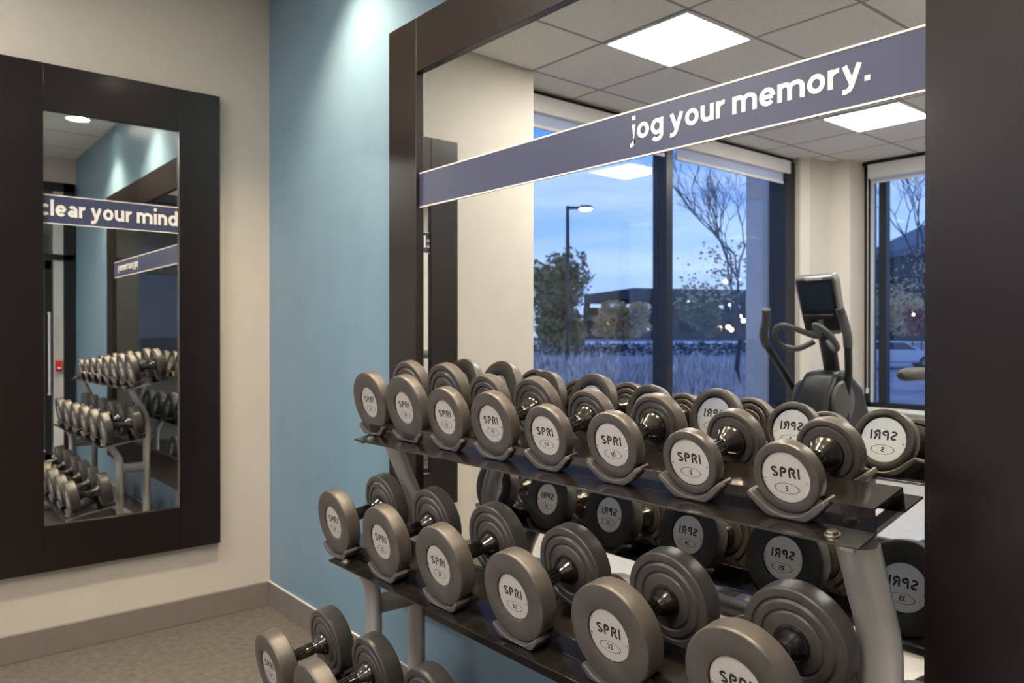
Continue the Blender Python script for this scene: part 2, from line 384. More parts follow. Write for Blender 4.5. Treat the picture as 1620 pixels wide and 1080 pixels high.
# wall-washing downlights
def downlight(x, y, label):
    o = thing('downlight', (x, y, ZC), label, 'downlight', 'round downlights along the blue wall')
    f = lambda a, c, h: Vector((x + a, y + c, ZC + h))
    b = MB(); b.lathe([(.078, -.0005), (.098, -.0005), (.100, -.004), (.096, -.009), (.080, -.011), (.078, -.0005)], M['tbar'], f, 40); b.build('trim_ring', o)
    b = MB(); b.lathe([(0, -.003), (.077, -.003), (.077, -.0008), (0, -.0008)], M['lens'], f, 40); b.build('lens', o)
    ld = bpy.data.lights.new('downlight_beam', 'SPOT'); ld.energy = SPOT_W; ld.color = (1., .80, .54)
    ld.spot_size = math.radians(104); ld.spot_blend = 1.0; ld.shadow_soft_size = .05
    l = bpy.data.objects.new('downlight_beam', ld); C.objects.link(l); l.location = (x, y, ZC - .03); adopt(l, o)
for x, lb in ((.95, 'round downlight over the blue wall, nearest the left corner'), (1.95, 'middle one of the round downlights along the blue wall'), (3.03, 'round downlight showing at the top of the narrow mirror')):
    downlight(x, -.27, lb)

# ================================================================== mirrors
def arc(cx, cy, rx, ry, a0, a1, n=18):
    return [(cx + rx * math.cos(math.radians(a0 + (a1 - a0) * i / n)), cy + ry * math.sin(math.radians(a0 + (a1 - a0) * i / n))) for i in range(n + 1)]
def strokes(glyph, w):
    h = w / 2; rx, ry = .46 - h, .51 - h
    bowl = lambda cx: arc(cx, .5, rx, ry, 0, 360, 30)
    dot = lambda x, y: [(x, y - h * 1.05), (x, y + h * 1.05)]
    arch = lambda x0, x1: arc((x0 + x1) / 2, .60, (x1 - x0) / 2, .41 - h, 180, 0) + [(x1, 0)]
    G = {'o': ([bowl(.46)], .92), 'c': ([arc(.46, .5, rx, ry, 48, 312, 24)], .76), 'e': ([arc(.46, .5, rx, ry, 2, 318, 26), [(.46 - rx, .49), (.46 + rx, .49)]], .90),
         'l': ([[(h, 0), (h, 1.42)]], w), 'i': ([[(h, 0), (h, 1)], dot(h, 1.38)], w), 'd': ([bowl(.46), [(.92 - h, 0), (.92 - h, 1.42)]], .92),
         'a': ([arc(.40, .60, .42 - h, .41 - h, 138, 0) + [(.82 - h, 0)], arc(.40, .30, .40 - h, .31 - h, 0, 360)], .82),
         'n': ([[(h, 0), (h, 1)], arch(h, .86 - h)], .86), 'm': ([[(h, 0), (h, 1)], arch(h, .80 - h), arch(.80 - h, 1.34)], 1.34 + h),
         'u': ([[(.86 - h, 0), (.86 - h, 1)], [(h, 1)] + arc(.43, .40, .43 - h, .41 - h, 180, 360)], .86), 'r': ([[(h, 0), (h, 1)], arc(.50, .56, .50 - h, .45 - h, 180, 82)], .56),
         'y': ([[(h * .9, 1), (.47, .06)], [(.94 - h * .9, 1), (.44, -.10), (.34, -.25), (.20, -.31), (.02, -.30)]], .94),
         'g': ([bowl(.46), [(.92 - h, 1)] + arc(.46, -.02, .46 - h, .42 - h, 0, -150)], .92), 'j': ([[(.34 - h, 1), (.34 - h, -.15)] + arc(.34 - h - .26, -.13, .26, .19, 0, -95, 8), dot(.34 - h, 1.42)], .34),
         '.': ([[(h, 0), (h, w * 1.05)]], w), ' ': ([], .205),
         'S': ([arc(.36, .73, .36 - h, .27 - h, 35, 262, 20) + arc(.36, .27, .36 - h, .27 - h, 82, -148, 20)], .72),
         'P': ([[(h, 0), (h, .82)], [(h - .03, 1 - h), (.40, 1 - h)] + arc(.40, .71, .30 - h, .29 - h, 90, -90, 12) + [(.24, .42 + h)]], .70),
         'R': ([[(h, 0), (h, .82)], [(h - .03, 1 - h), (.40, 1 - h)] + arc(.40, .71, .30 - h, .29 - h, 90, -90, 12) + [(.26, .42 + h)], [(.38, .50), (.66, 0)]], .75), 'I': ([[(h, 0), (h, 1)]], w)}
    return G[glyph]
def lettering(s, total, xh, w, gap=.13):
    """bold lettering drawn with strokes of width w (in x-heights), baseline at 0"""
    bm = bmesh.new(); x = 0.
    for ch in s:
        st, adv = strokes(ch, w)
        for si, pl in enumerate(st):
            P = [Vector((a + x, c, si * .00004)) for a, c in pl]; n = len(P); L = []; closed = (P[0] - P[-1]).length < 1e-5
            for i, p in enumerate(P):
                d0 = (p - P[i - 1]) if i else ((P[0] - P[-2]) if closed else P[1] - P[0])
                d1 = (P[i + 1] - p) if i < n - 1 else ((P[1] - P[0]) if closed else P[-1] - P[-2])
                d0 = d0.normalized(); d1 = d1.normalized(); nn = (d0 + d1).normalized(); k = w / 2 / max(.6, nn.dot(d1)); nn = Vector((-nn.y, nn.x, 0)) * k
                L.append((bm.verts.new(p + nn), bm.verts.new(p - nn)))
            for a, c in zip(L, L[1:]): bm.faces.new([a[0], a[1], c[1], c[0]])
        x += adv + gap
    me = bpy.data.meshes.new('lettering'); bm.to_mesh(me); bm.free()
    a, c = width(me); k = total / (c - a)
    for v in me.vertices: v.co.x = (v.co.x - a) * k; v.co.y *= xh
    return me
ZT, ZB, ZGT, ZGB = 2.3896, .3451, 2.2027, .5311
def mirror(label, w0, w1, g0, g1, fn, name, band, text, tpos):
    """fn(along, depth into room, z)"""
    o = thing('framed_mirror', fn((w0 + w1) / 2, 0, ZB), label, 'mirror')
    def bx(b, a0, a1, d0, d1, za, zb, m):
        p = fn(a0, d0, za); q = fn(a1, d1, zb)
        b.box([min(p[i], q[i]) for i in range(3)], [max(p[i], q[i]) for i in range(3)], m)
    for a0, a1 in ((w0, g0), (g1, w1)):
        b = MB(); bx(b, a0, a1, .001, FT, ZB, ZT, M['espresso']); b.build('frame_stile', o, bevel=.0015)
    for za, zb in ((ZB, ZGB), (ZGT, ZT)):
        b = MB(); bx(b, g0, g1, .001, FT - .001, za, zb, M['espresso']); b.build('frame_rail', o, bevel=.0015)
    b = MB(); bx(b, g0, g1, .001, -YM, ZGB, ZGT, M['mirror']); b.build('mirror_glass', o)
    zb0, zb1 = band
    b = MB(); bx(b, g0, g1, -YM + .0002, -YM + .0022, zb0, zb1, M['banner']); bn = b.build('banner', o)
    b = MB()
    for z in (zb0, zb1 - .004): bx(b, g0, g1, -YM + .0022, -YM + .0028, z, z + .004, M['white'])
    b.build('banner_edge', bn)
    b = MB(); a0, zbase, me, flip = tpos
    T = Matrix.Identity(4)
    p0 = Vector(fn(a0, -YM + .0029, zbase)); ex = Vector(fn(a0 + flip, -YM + .0029, zbase)) - p0
    n = Vector(fn(a0, 1, zbase)) - Vector(fn(a0, 0, zbase))
    for i in range(3): T[i][0] = ex[i]; T[i][1] = (0, 0, 1)[i]; T[i][2] = n[i]; T[i][3] = p0[i]
    b.mesh(me, T, M['white']); b.build('banner_lettering', bn)['label'] = 'white words on the navy banner'
    return o
mirror('big dark framed wall mirror behind the dumbbell rack, banner about memory', 1.1776, 3.21, 1.3584, 3.0288, lambda a, d, z: (a, -d, z), 'b', (1.737, 1.858),
       'jog', (2.322, 1.783, lettering('jog your memory.', .602, .0385, .255), 1))
mirror('narrow dark framed mirror on the warm white wall, banner about the mind', .2476, 1.130, .4271, .9481, lambda a, d, z: (d, -a, z), 'a', (1.748, 1.866),
       'clear', (.960, 1.781, lettering('clear your mind', .530, .046, .275), -1))

# ================================================================== dumbbells
SPEC = {5: (.0630, .172, .028, .0452), 10: (.0710, .176, .031, .0472), 15: (.0820, .180, .033, .0480), 20: (.0960, .184, .035, .0480),
        25: (.0960, .207, .042, .0485), 30: (.0975, .213, .044, .0495), 35: (.0990, .219, .046, .0505), 40: (.098, .226, .052, .050), 45: (.100, .230, .054, .050), 50: (.103, .234, .056, .050)}
SPRI = lettering('SPRI', 1., .345, .205, .16)
for v in SPRI.vertices: v.co.x -= .5
DB = {}
def db_data(w):
    if w in DB: return DB[w]
    R, L, T, pr = SPEC[w]
    prof = [(0, .0064), (pr + .0010, .0064), (pr + .0014, .0006), (pr + .003, 0), (R - .0055, 0), (R - .002, .0014), (R - .0004, .0042), (R, .008),
            (R, T - .008), (R - .0006, T - .0035), (R - .0030, T - .0008), (R - .0065, T), (R * .835, T), (R * .815, T - .0035), (R * .79, T - .0040),
            (R * .765, T - .0010), (R * .74, T + .0010), (R * .625, T + .0010), (R * .605, T - .0020), (R * .57, T - .0022), (R * .55, T + .0008), (R * .535, T + .0016), (.02, T + .0016)]
    if w == 5: prof = [q for q in prof if not (R * .54 < q[0] < R * .64 and q[1] > .01)]
    def head(sg):
        b = MB(); b.lathe(prof, M['rubber'], lambda x, z, h: Vector((x, sg * (L / 2 - h), z + R)), 72); return b.data('weight_head')
    b = MB()
    hb, gr = .0345, .0158
    half = L / 2 - T
    hp = []
    n = 10
    for sgn in (-1, 1):
        seq = [(0, half + .001), (hb, half - .0005), (hb, half - .004), (hb * .97, half - .008), (hb * .88, half - .014), (hb * .74, half - .020), (gr * 1.42, half - .0255), (gr * 1.30, half - .029), (gr * 1.12, half - .033), (gr * .97, half - .037)]
        if sgn < 0: hp += [(r, -h) for r, h in seq]
        else: hp += [(r, h) for r, h in seq[::-1]]
    b.lathe(hp, M['chrome'], lambda x, z, h: Vector((x, h, z + R)), 32)
    for i in range(12):
        a = 2 * PI * i / 12
        b.tube([(gr * math.cos(a), -half + .039, R + gr * math.sin(a)), (gr * math.cos(a), half - .039, R + gr * math.sin(a))], .0028, M['chrome'], seg=6)
    handle = b.data('handle')
    def plate(sg):
        b = MB()
        f = lambda x, z, h: Vector((-sg * x, sg * (L / 2 - .0063 + h), z + R))
        b.lathe([(0, 0), (pr, 0), (pr, .0016), (pr - .0008, .0022), (0, .0022)], M['plate'], f, 64)
        for sx in (-1, 1):
            b.lathe([(.0026, .0022), (.0026, .0030), (.0018, .0034), (0, .0034)], M['screw'], lambda x, z, h: f(x + sx * pr * .88, z - pr * .10, h), 12)
        T4 = Matrix(((-sg, 0, 0, 0), (0, 0, sg, sg * (L / 2 - .0063 + .00235)), (0, 1, 0, R), (0, 0, 0, 1)))
        k = pr / .0475
        b.mesh(SPRI, T4 @ Matrix.Translation((0, -.0003 * k, 0)) @ Matrix.Scale(.0565 * k, 4), M['ink'])
        b.mesh(text_mesh(str(w), 1., .03), T4 @ Matrix.Translation((0, -.0256 * k, 0)) @ Matrix.Scale(.0138 * k, 4), M['ink'])
        rx, rz, tw = .0250 * k, .0100 * k, .0017 * k
        ring = [[b.bm.verts.new(f((rx - i * tw) * math.cos(2 * PI * j / 48), -.0210 * k + (rz - i * tw * .45) * math.sin(2 * PI * j / 48), .00235)) for j in range(48)] for i in (0, 1)]
        b._fin([b.bm.faces.new([ring[0][j], ring[0][(j + 1) % 48], ring[1][(j + 1) % 48], ring[1][j]]) for j in range(48)], M['ink'])
        return b.data('nameplate')
    DB[w] = (head(-1), head(1), handle, plate(-1), plate(1)); return DB[w]

def rotx(a): return Matrix.Rotation(a, 4, 'X')
def dumbbell(w, x, yf, zc, tilt, label, group):
    """front face centre at (x, yf, zc)"""
    R, L, T, pr = SPEC[w]
    hf, hk, hd, pf, pk = db_data(w)
    loc = Vector((x, yf, zc)) - rotx(tilt) @ Vector((0, -L / 2, R))
    o = bpy.data.objects.new('dumbbell', None); C.objects.link(o); o.location = loc; o.rotation_euler = (tilt, 0, 0); o.empty_display_size = .05
    tag(o, label, 'dumbbell', group)
    for hm, pm in ((hf, pf), (hk, pk)):
        h = bpy.data.objects.new('weight_head', hm); C.objects.link(h); h.parent = o
        p = bpy.data.objects.new('nameplate', pm); C.objects.link(p); p.parent = h; p['label'] = 'silver nameplate with black lettering'
    h = bpy.data.objects.new('handle', hd); C.objects.link(h); h.parent = o; h['label'] = 'shiny black ribbed handle'
    return loc

AT, AM, AB = math.radians(11.8), math.radians(9.5), math.radians(9.5)
top = [(1.4725, 1.087, 20), (1.6774, 1.0850, 20), (1.8862, 1.0745, 15), (2.0887, 1.0745, 15), (2.2917, 1.0655, 10), (2.4999, 1.0665, 10), (2.7013, 1.0555, 5), (2.9030, 1.0552, 5)]
mid = [(1.5097, .7400, 25), (1.787, .7395, 25), (2.062, .7385, 30), (2.3453, .7370, 30), (2.6248, .7370, 35), (2.9012, .7370, 35)]
low = [(1.490, .352, 40), (1.760, .352, 40), (2.032, .354, 45), (2.304, .354, 45), (2.576, .356, 50), (2.848, .356, 50)]
TL = ['leftmost dumbbell of the top rack tier, against the blue wall', 'dumbbell marked 20 on top tier, second from the left end',
      'dumbbell marked 15 on top tier, between the 20s and the other 15', 'dumbbell marked 15 on top tier, just left of the 10s',
      'dumbbell marked 10 on top tier, the left one of the two 10s', 'dumbbell marked 10 on top tier, the right one, beside the 5s',
      'small dumbbell marked 5 on top tier, left of the end one', 'small dumbbell marked 5 at the right end of the top tier']
ML = ['leftmost dumbbell of the middle rack tier, beside the blue wall', 'second dumbbell from the left on the middle tier, marked 25',
      'third dumbbell from the left on the middle tier, marked 30', 'dumbbell marked 30 on the middle tier, just left of the marked 35',
      'grey dumbbell marked 35 on the middle tier, its whole plate in view', 'big dumbbell at right of middle tier, cut by the photo edge']
LL = ['dumbbell nearest the corner on the bottom tier, both heads in view', 'second dumbbell of the bottom tier, behind the nearest-corner one',
      'third dumbbell of the bottom tier, only its head top showing', 'fourth dumbbell of the bottom tier, below the middle tier',
      'fifth dumbbell of the bottom tier, next to the end one', 'last dumbbell of the bottom tier, at the right end']
for (x, z, w), lb in zip(top, TL): dumbbell(w, x, -.284, z, AT, lb, 'dumbbells on the top tier')
for (x, z, w), lb in zip(mid, ML): dumbbell(w, x, -.4255, z, AM, lb, 'dumbbells on the middle tier')
for (x, z, w), lb in zip(low, LL): dumbbell(w, x, -.615, z, AB, lb, 'dumbbells on the bottom tier')

# ================================================================== rack
rack = thing('dumbbell_rack', (2.26, -.35, 0), 'three tier black and silver dumbbell rack against the big mirror', 'rack')
def shelf(name, x0, x1, y0, z0, a, depth, bells, yf, up0):
    """front edge of the tray top at (y0, z0), tilted by a, rising to the wall"""
    ca, sa = math.cos(a), math.sin(a)
    P = lambda x, w, n: Vector((x, y0 + w * ca - n * sa, z0 + w * sa + n * ca))
    b = MB(); t = .0035
    T = Matrix(((1, 0, 0, 0), (0, ca, -sa, y0), (0, sa, ca, z0), (0, 0, 0, 1)))
    # sheet metal tray: flat flanges, raised hat channel, folded lips
    h0, h1, hh = depth * .25, depth * .70, .041
    prof = [(0, -.0042), (0, 0), (h0, 0), (h0 + .002, hh), (h1, hh), (h1 + .002, 0), (depth, 0), (depth, -.0042),
            (depth - t, -.0042), (depth - t, -t), (h1 + .002 - t, -t), (h1 - t, hh - t), (h0 + .002 + t, hh - t), (h0 + t, -t), (t, -t), (t, -.0042)]
    b.prism(prof, x0, x1, M['tray'], lambda w, n, x: P(x, w, n))
    s = b.build(name, rack, bevel=.0012, angle=25)
    for xb in (x0 + .06, x1 - .055):
        b = MB()
        f = lambda q, r, h: P(xb + q, h0 * .45 + r, h)
        b.lathe([(.013, .0003), (.013, .0018), (.0095, .002)], M['bolt'], f, 24); b.lathe([(.0095, .002), (.0092, .0062), (.008, .0072), (0, .0072)], M['bolt'], f, 6)
        b.build('bolt', s)
    # end bracket under the tray
    for xb in (x0 + .012, x1 - .035):
        b = MB(); b.box((xb, .006, -.014), (xb + .024, depth - .006, -.0045), M['tube'], T); b.build('bracket', s, bevel=.001)
    for (x, zc, w) in bells:
        R, L, TH, pr = SPEC[w]
        # axis height over the tray, in tray coordinates
        q = Vector((0, yf - y0, zc - z0)); wf = q.y * ca + q.z * sa; na = -q.y * sa + q.z * ca
        for front in (True, False):
            wc = wf + .012 if front else wf + L - .012
            hw = .0215
            RR = R + .0016
            pts = []
            ang = math.asin(min(.98, .047 / RR))
            for i in range(15):
                u = -ang + 2 * ang * i / 14
                pts.append((RR * math.sin(u), na - RR * math.cos(u)))
            ex, ez = pts[-1]
            tx, tz = math.cos(ang), math.sin(ang)
            top_ = [(-ex - .022, ez + .017)] + pts + [(ex + .022, ez + .017)]
            base_n = .0006
            ao = min(1.45, ang * 1.10); RO = RR + .0140
            outer = [(ex + .0275, ez + .0085)] + [(RO * math.sin(ao - 2 * ao * i / 16), max(base_n, na - RO * math.cos(ao - 2 * ao * i / 16))) for i in range(17)] + [(-ex - .0275, ez + .0085)]
            b = MB(); b.prism(top_ + outer, wc - hw, wc + hw, M['saddle'], lambda xx, n, ww: P(x + xx, ww, n))
            b.build('saddle', s, bevel=.003, seg=3, angle=40)
    return s
s_top = shelf('shelf', 1.45, 3.050, -.322, .974, AT, .235, top, -.284, None)
s_mid = shelf('shelf', 1.505, 3.06, -.437, .6305, AM, .235, mid, -.4255, None)
s_low = shelf('shelf', 1.47, 3.06, -.632, .2415, AB, .255, low, -.615, None)

def smooth_path(pts, n=6):
    """Catmull-Rom through points"""
    P = [Vector(p) for p in pts]; P = [P[0] * 2 - P[1]] + P + [P[-1] * 2 - P[-2]]; o = []
    for i in range(1, len(P) - 2):
        for k in range(n):
            t = k / n; a, b_, c, d = P[i - 1:i + 3]
            o.append(.5 * ((2 * b_) + (c - a) * t + (2 * a - 5 * b_ + 4 * c - d) * t * t + (3 * b_ - a - 3 * c + d) * t ** 3))
    o.append(P[-2]); return o
for xp in (1.562, 3.012):
    b = MB(); b.tube(smooth_path([(xp, -.166, .0), (xp, -.166, .35), (xp, -.166, .70), (xp, -.174, .79), (xp, -.208, .87), (xp, -.250, .964)]), .038, M['tube'], .021, 20, side=(1, 0, 0)); b.build('upright', rack)
    b = MB(); b.tube(smooth_path([(xp, -.318, .0), (xp, -.318, .30), (xp, -.318, .50), (xp, -.330, .56), (xp, -.358, .605), (xp, -.375, .636)]), .034, M['tube'], .021, 20, side=(1, 0, 0)); b.build('upright', rack)
    b = MB(); b.tube([(xp, -.302, .485), (xp, -.182, .485)], .030, M['tube'], .022, 20, side=(0, 0, 1)); b.build('brace', rack)
    b = MB(); b.tube(smooth_path([(xp, -.10, .03), (xp, -.35, .03), (xp, -.55, .03), (xp, -.60, .06), (xp, -.60, .14), (xp, -.575, .243)]), .032, M['tube'], .022, 20, side=(1, 0, 0)); b.build('foot', rack)
b = MB(); b.tube([(1.60, -.166, .10), (2.96, -.166, .10)], .022, M['tube'], .03, 20, side=(0, 1, 0)); b.build('crossbar', rack)

# ================================================================== cardio machines (seen in the big mirror)
EX, EY = 1.40, -2.66
el = thing('elliptical_trainer', (EX, EY, 0), 'black elliptical trainer with tilted screen standing before the windows', 'exercise machine')
def E(x, y, z): return Vector((EX + x, EY - y, z))       # y grows away from the blue wall
b = MB()      # base frame
b.tube([E(0, -1.05, .06), E(0, .55, .06)], .05, M['blackpl'], .04, 16, side=(1, 0, 0)); b.tube([E(-.33, .55, .05), E(.33, .55, .05)], .04, M['blackpl']); b.tube([E(-.28, -1.05, .05), E(.28, -1.05, .05)], .04, M['blackpl'])
b.build('base_frame', el)
b = MB()      # drive housing
hp = [(-.20, .10), (.40, .10), (.45, .35), (.40, .75), (.27, 1.0), (.10, 1.10), (-.03, 1.09), (-.12, .97), (-.18, .75), (-.20, .55)]
b.prism(hp, -.105, .105, M['blackpl'], lambda y, z, x: E(x, y, z)); b.build('drive_housing', el, bevel=.035, seg=4)
b = MB(); b.box(E(-.05, -.215, .68), E(.05, -.10, .88), M['ink']); b.build('housing_vent', el, bevel=.012)
b = MB()
for sx in (-1, 1):
    b.lathe([(0, .0), (.10, .0), (.115, .012), (.11, .03), (.05, .045), (0, .05)], M['grip'], lambda a, c, h, sx=sx: E(sx * (.098 + h), .0 + a, .93 + c), 28)
b.build('pivot_cover', el)
b = MB(); b.tube(smooth_path([E(0, .12, .93), E(0, .10, 1.10), E(0, .04, 1.28), E(0, .02, 1.36)]), .045, M['blackpl'], .035, 16, side=(1, 0, 0)); b.build('mast', el)
# console
tl = math.radians(-22)
CT = Matrix.Translation(E(0, -.02, 1.47)) @ Matrix.Rotation(math.radians(-20), 4, 'X') 
con = MB(); pts = [(-.095, -.17), (.095, -.17), (.112, -.12), (.122, .14), (.11, .17), (-.11, .17), (-.122, .14), (-.112, -.12)]
con.prism(pts, -.03, .03, M['silverpl'], lambda a, c, d: CT @ Vector((a, d, c))); co = con.build('console', el, bevel=.012, seg=3)
b = MB(); b.box((-.104, .029, -.145), (.104, .034, .152), M['blackpl'], CT); b.build('bezel', co, bevel=.004)
b = MB(); b.box((-.090, .033, -.025), (.090, .037, .135), M['screen'], CT); b.build('screen', co)
b = MB(); b.box((-.09, .033, -.06), (.09, .055, -.045), M['ink'], CT); b.build('reading_ledge', co, bevel=.003)
b = MB()
for i in range(-1, 2): b.box((i * .045 - .014, .034, -.115), (i * .045 + .014, .038, -.08), M['screen'] if i else M['silverpl'], CT)
b.build('buttons', co)
b = MB(); b.box((-.05, .033, .150), (.05, .037, .163), M['sill'], CT); b.build('label_strip', co)
b = MB()     # fixed handle loop
b.tube(smooth_path([E(-.04, -.02, 1.26), E(-.11, -.08, 1.22), E(-.165, -.16, 1.24), E(-.155, -.24, 1.31), E(-.09, -.25, 1.35), E(0, -.06, 1.29), E(.09, -.25, 1.35), E(.155, -.24, 1.31), E(.165, -.16, 1.24), E(.11, -.08, 1.22), E(.04, -.02, 1.26)], 5), .016, M['grip'], seg=10)
b.build('fixed_handle', el)
for sx, dy in ((-1, -.10), (.72, .10)):
    arm = MB(); arm.tube(smooth_path([E(sx * .16, .05, .60), E(sx * .17, .02, .92), E(sx * .19, -.02 + dy * .4, 1.06), E(sx * .215, -.12 + dy, 1.24)]), .020, M['blackpl'], seg=12); ao = arm.build('moving_arm', el)
    g = MB(); g.tube(smooth_path([E(sx * .215, -.12 + dy, 1.235), E(sx * .222, -.14 + dy, 1.30), E(sx * .200, -.15 + dy, 1.38), E(sx * .185, -.17 + dy, 1.44)]), .024, M['grip'], seg=12); g.build('hand_grip', ao)
    pd = MB(); pd.tube([E(sx * .17, .12, .58), E(sx * .15, -.25, .33), E(sx * .13, -.85, .22)], .022, M['silverpl'], seg=10); pd.box(E(sx * .13 - .075, -.85, .235), E(sx * .13 + .075, -.48, .27), M['blackpl']); pd.build('pedal', el, bevel=.006)

TX, TY = 2.50, -2.75
tm = thing('treadmill', (TX, TY, 0), 'treadmill whose grey handrail end shows beside the right mirror stile', 'exercise machine')
def Q(x, y, z): return Vector((TX + x, TY - y, z))
b = MB(); b.box(Q(-.42, .55, .03), Q(.42, -.95, .17), M['blackpl']); b.build('deck', tm, bevel=.02)
b = MB(); b.box(Q(-.25, .40, .171), Q(.25, -.93, .178), M['tyre']); b.build('belt', tm)
for sx in (-1, 1):
    b = MB(); b.tube(smooth_path([Q(sx * .39, .40, .14), Q(sx * .39, .36, .60), Q(sx * .38, .24, 1.06)]), .04, M['silverpl'], .025, 14, side=(0, 1, 0)); b.build('upright', tm)
    b = MB(); b.tube([Q(sx * .38, -.765, 1.125), Q(sx * .38, -.75, 1.125), Q(sx * .38, -.70, 1.125), Q(sx * .38, .0, 1.115), Q(sx * .38, .26, 1.11)], [.012, .024, .030, .031, .031], M['grip'], seg=16); b.build('handrail', tm)
b = MB(); b.box(Q(-.41, .20, 1.06), Q(.41, .34, 1.16), M['blackpl']); b.build('dashboard', tm, bevel=.02)
b = MB(); b.box(Q(-.28, .27, 1.16), Q(.28, .33, 1.50), M['blackpl']); c2 = b.build('console', tm, bevel=.02)
b = MB(); b.box(Q(-.22, .264, 1.22), Q(.22, .269, 1.46), M['screen']); b.build('screen', c2)

# ================================================================== outdoors (beyond the windows, seen in the big mirror)
F3 = Vector((-math.sin(YAW), math.cos(YAW), 0)); R3 = Vector((math.cos(YAW), math.sin(YAW), 0))
def far(u, t, z):
    """place a thing t metres away on the sight line that the mirror sends out of the window"""
    p = CAM + (F3 + R3 * ((u - 810) / FPX)) * t
    return Vector((p.x, 2 * YM - p.y, z))
def zat(v, t): return CAM.z + (V0 - v) * t / FPX
def hgt(p):
    d = math.hypot(p.x - 2, p.y + 1); s = min(1, max(0, (d - 12) / 30)); return -.05 + .88 * s * s * (3 - 2 * s)
b = MB(); n = 40; grid = []
for i in range(n + 1):
    row = []
    for j in range(n + 1):
        p = Vector((-.47 - 110 * (i / n) ** 1.6 if True else 0, -110 * (j / n) ** 1.6 + 3, 0)); p.z = hgt(p); row.append(b.bm.verts.new(p))
    grid.append(row)
b._fin([b.bm.faces.new([grid[i][j], grid[i + 1][j], grid[i + 1][j + 1], grid[i][j + 1]]) for i in range(n) for j in range(n)], M['asphalt'])
struct(b.build('ground'), 'grey blue parking ground outside the windows', 'ground')
b = MB(); grid = []
for i in range(n + 1):
    row = []
    for j in range(n + 1):
        p = Vector((-.47 + 40 * i / n, BACK - .17 - 100 * (j / n) ** 1.6, 0)); p.z = hgt(p); row.append(b.bm.verts.new(p))
    grid.append(row)
b._fin([b.bm.faces.new([grid[i][j], grid[i + 1][j], grid[i + 1][j + 1], grid[i][j + 1]]) for i in range(n) for j in range(n)], M['asphalt'])
struct(b.build('ground'), 'grey blue drive outside the far window', 'ground')
b = MB(); pr = None
for u in range(780, 1640, 20):
    a, c = far(u, 40, .0), far(u, 46, .0); a.z = hgt(a) + .03; c.z = hgt(c) + .05
    if pr: b.quad([pr[0], a, c, pr[1]], M['road'])
    pr = (a, c)
struct(b.build('road'), 'pale road crossing behind the hedge', 'road')
b = MB(); b.box((-1.0, -6.3, -.1), (-.75, -5.54, 4.2), M['clad']); struct(b.build('column'), 'grey clad outside column by the long window', 'column')

def leaves(b, c, rad, n, size, m, squash=1., rng=random):
    for _ in range(n):
        while True:
            d = Vector((rng.uniform(-1, 1), rng.uniform(-1, 1), rng.uniform(-1, 1)))
            if .15 < d.length < 1: break
        p = c + Vector((d.x * rad[0], d.y * rad[1], d.z * rad[2]))
        a = Vector((rng.gauss(0, 1), rng.gauss(0, 1), rng.gauss(0, 1))).normalized(); e2 = a.orthogonal().normalized(); s = size * rng.uniform(.6, 1.3)
        b.quad([p + a * s, p + e2 * s * .6, p - a * s, p - e2 * s * .6], m)
def branchy(b, p, d, r, ln, depth, rng, m, tips, spread=.55):
    q = p + d * ln; mid_ = (p + q) / 2 + Vector((rng.uniform(-1, 1), rng.uniform(-1, 1), 0)) * ln * .06
    b.tube([p, mid_, q], [r, r * .85, r * .68], m, seg=5)
    if depth == 0: tips.append(q); return
    for _ in range(rng.choice((2, 3))):
        nd = (d + Vector((rng.uniform(-1, 1), rng.uniform(-1, 1), rng.uniform(-.35, .7))) * spread).normalized()
        branchy(b, q, nd, r * .64, ln * rng.uniform(.66, .86), depth - 1, rng, m, tips, spread)
def tree(name, base, h, crown, ccen, cr, nl, lsize, lm, label, seed, depth=3):
    rng = random.Random(seed)
    o = thing(name, base, label, 'tree'); b = MB(); tips = []
    branchy(b, Vector(base), Vector((0, 0, 1)), h * .013, h * .30, depth, rng, M['bark'], tips); b.build('trunk', o)
    if nl:
        b = MB()
        for i in range(crown):
            c = Vector(ccen) + Vector((rng.uniform(-.6, .6) * cr[0], rng.uniform(-.6, .6) * cr[1], rng.uniform(-.65, .65) * cr[2]))
            k = rng.uniform(.35, .6); leaves(b, c, (cr[0] * k, cr[1] * k, cr[2] * k), nl // crown, lsize, lm, rng=rng)
        b.build('foliage', o, flat=True)
    return o
def gbase(u, t): p = far(u, t, 0); p.z = hgt(p); return p
t = 28; p = gbase(885, t); tree('leafy_tree', p, 4.2, 14, far(885, t, zat(478, t)), (1.25, 1.25, 1.95), 9000, .095, M['green'], 'tall green tree left of the lamp post through the window', 3)
t = 35; p = gbase(985, t); tree('golden_tree', p, 2.0, 10, far(985, t, zat(512, t)), (1.35, 1.35, .85), 4500, .09, M['orange'], 'low golden autumn tree before the parking deck', 5)
t = 30; p = gbase(1112, t); tree('young_tree', p, 2.2, 9, far(1112, t, zat(505, t)), (1.0, 1.0, .8), 2400, .09, M['green'], 'small dull green tree right of the window mullion', 8)
t = 15; p = gbase(1172, t); tree('bare_tree', p, 4.6, 12, far(1140, t, zat(440, t)), (.9, .9, .7), 420, .05, M['orange'], 'nearly bare tree reaching over the right hand pane', 14, 7)
t = 19; p = gbase(1475, t); tree('bare_tree', p, 5.4, 8, far(1450, t, zat(420, t)), (1., 1., .8), 120, .05, M['orange'], 'nearly bare tree outside the far window', 21, 6)
t = 38; p = gbase(1415, t); tree('golden_tree', p, 3.0, 10, far(1415, t, zat(490, t)), (1.7, 1.7, 1.5), 1500, .11, M['orange'], 'olive gold tree behind the parked car', 31)
t = 32; p = gbase(1458, t); tree('rust_tree', p, 2.2, 8, far(1458, t, zat(512, t)), (1.1, 1.1, .8), 900, .10, M['rust'], 'low red brown tree beside the parked car', 33)
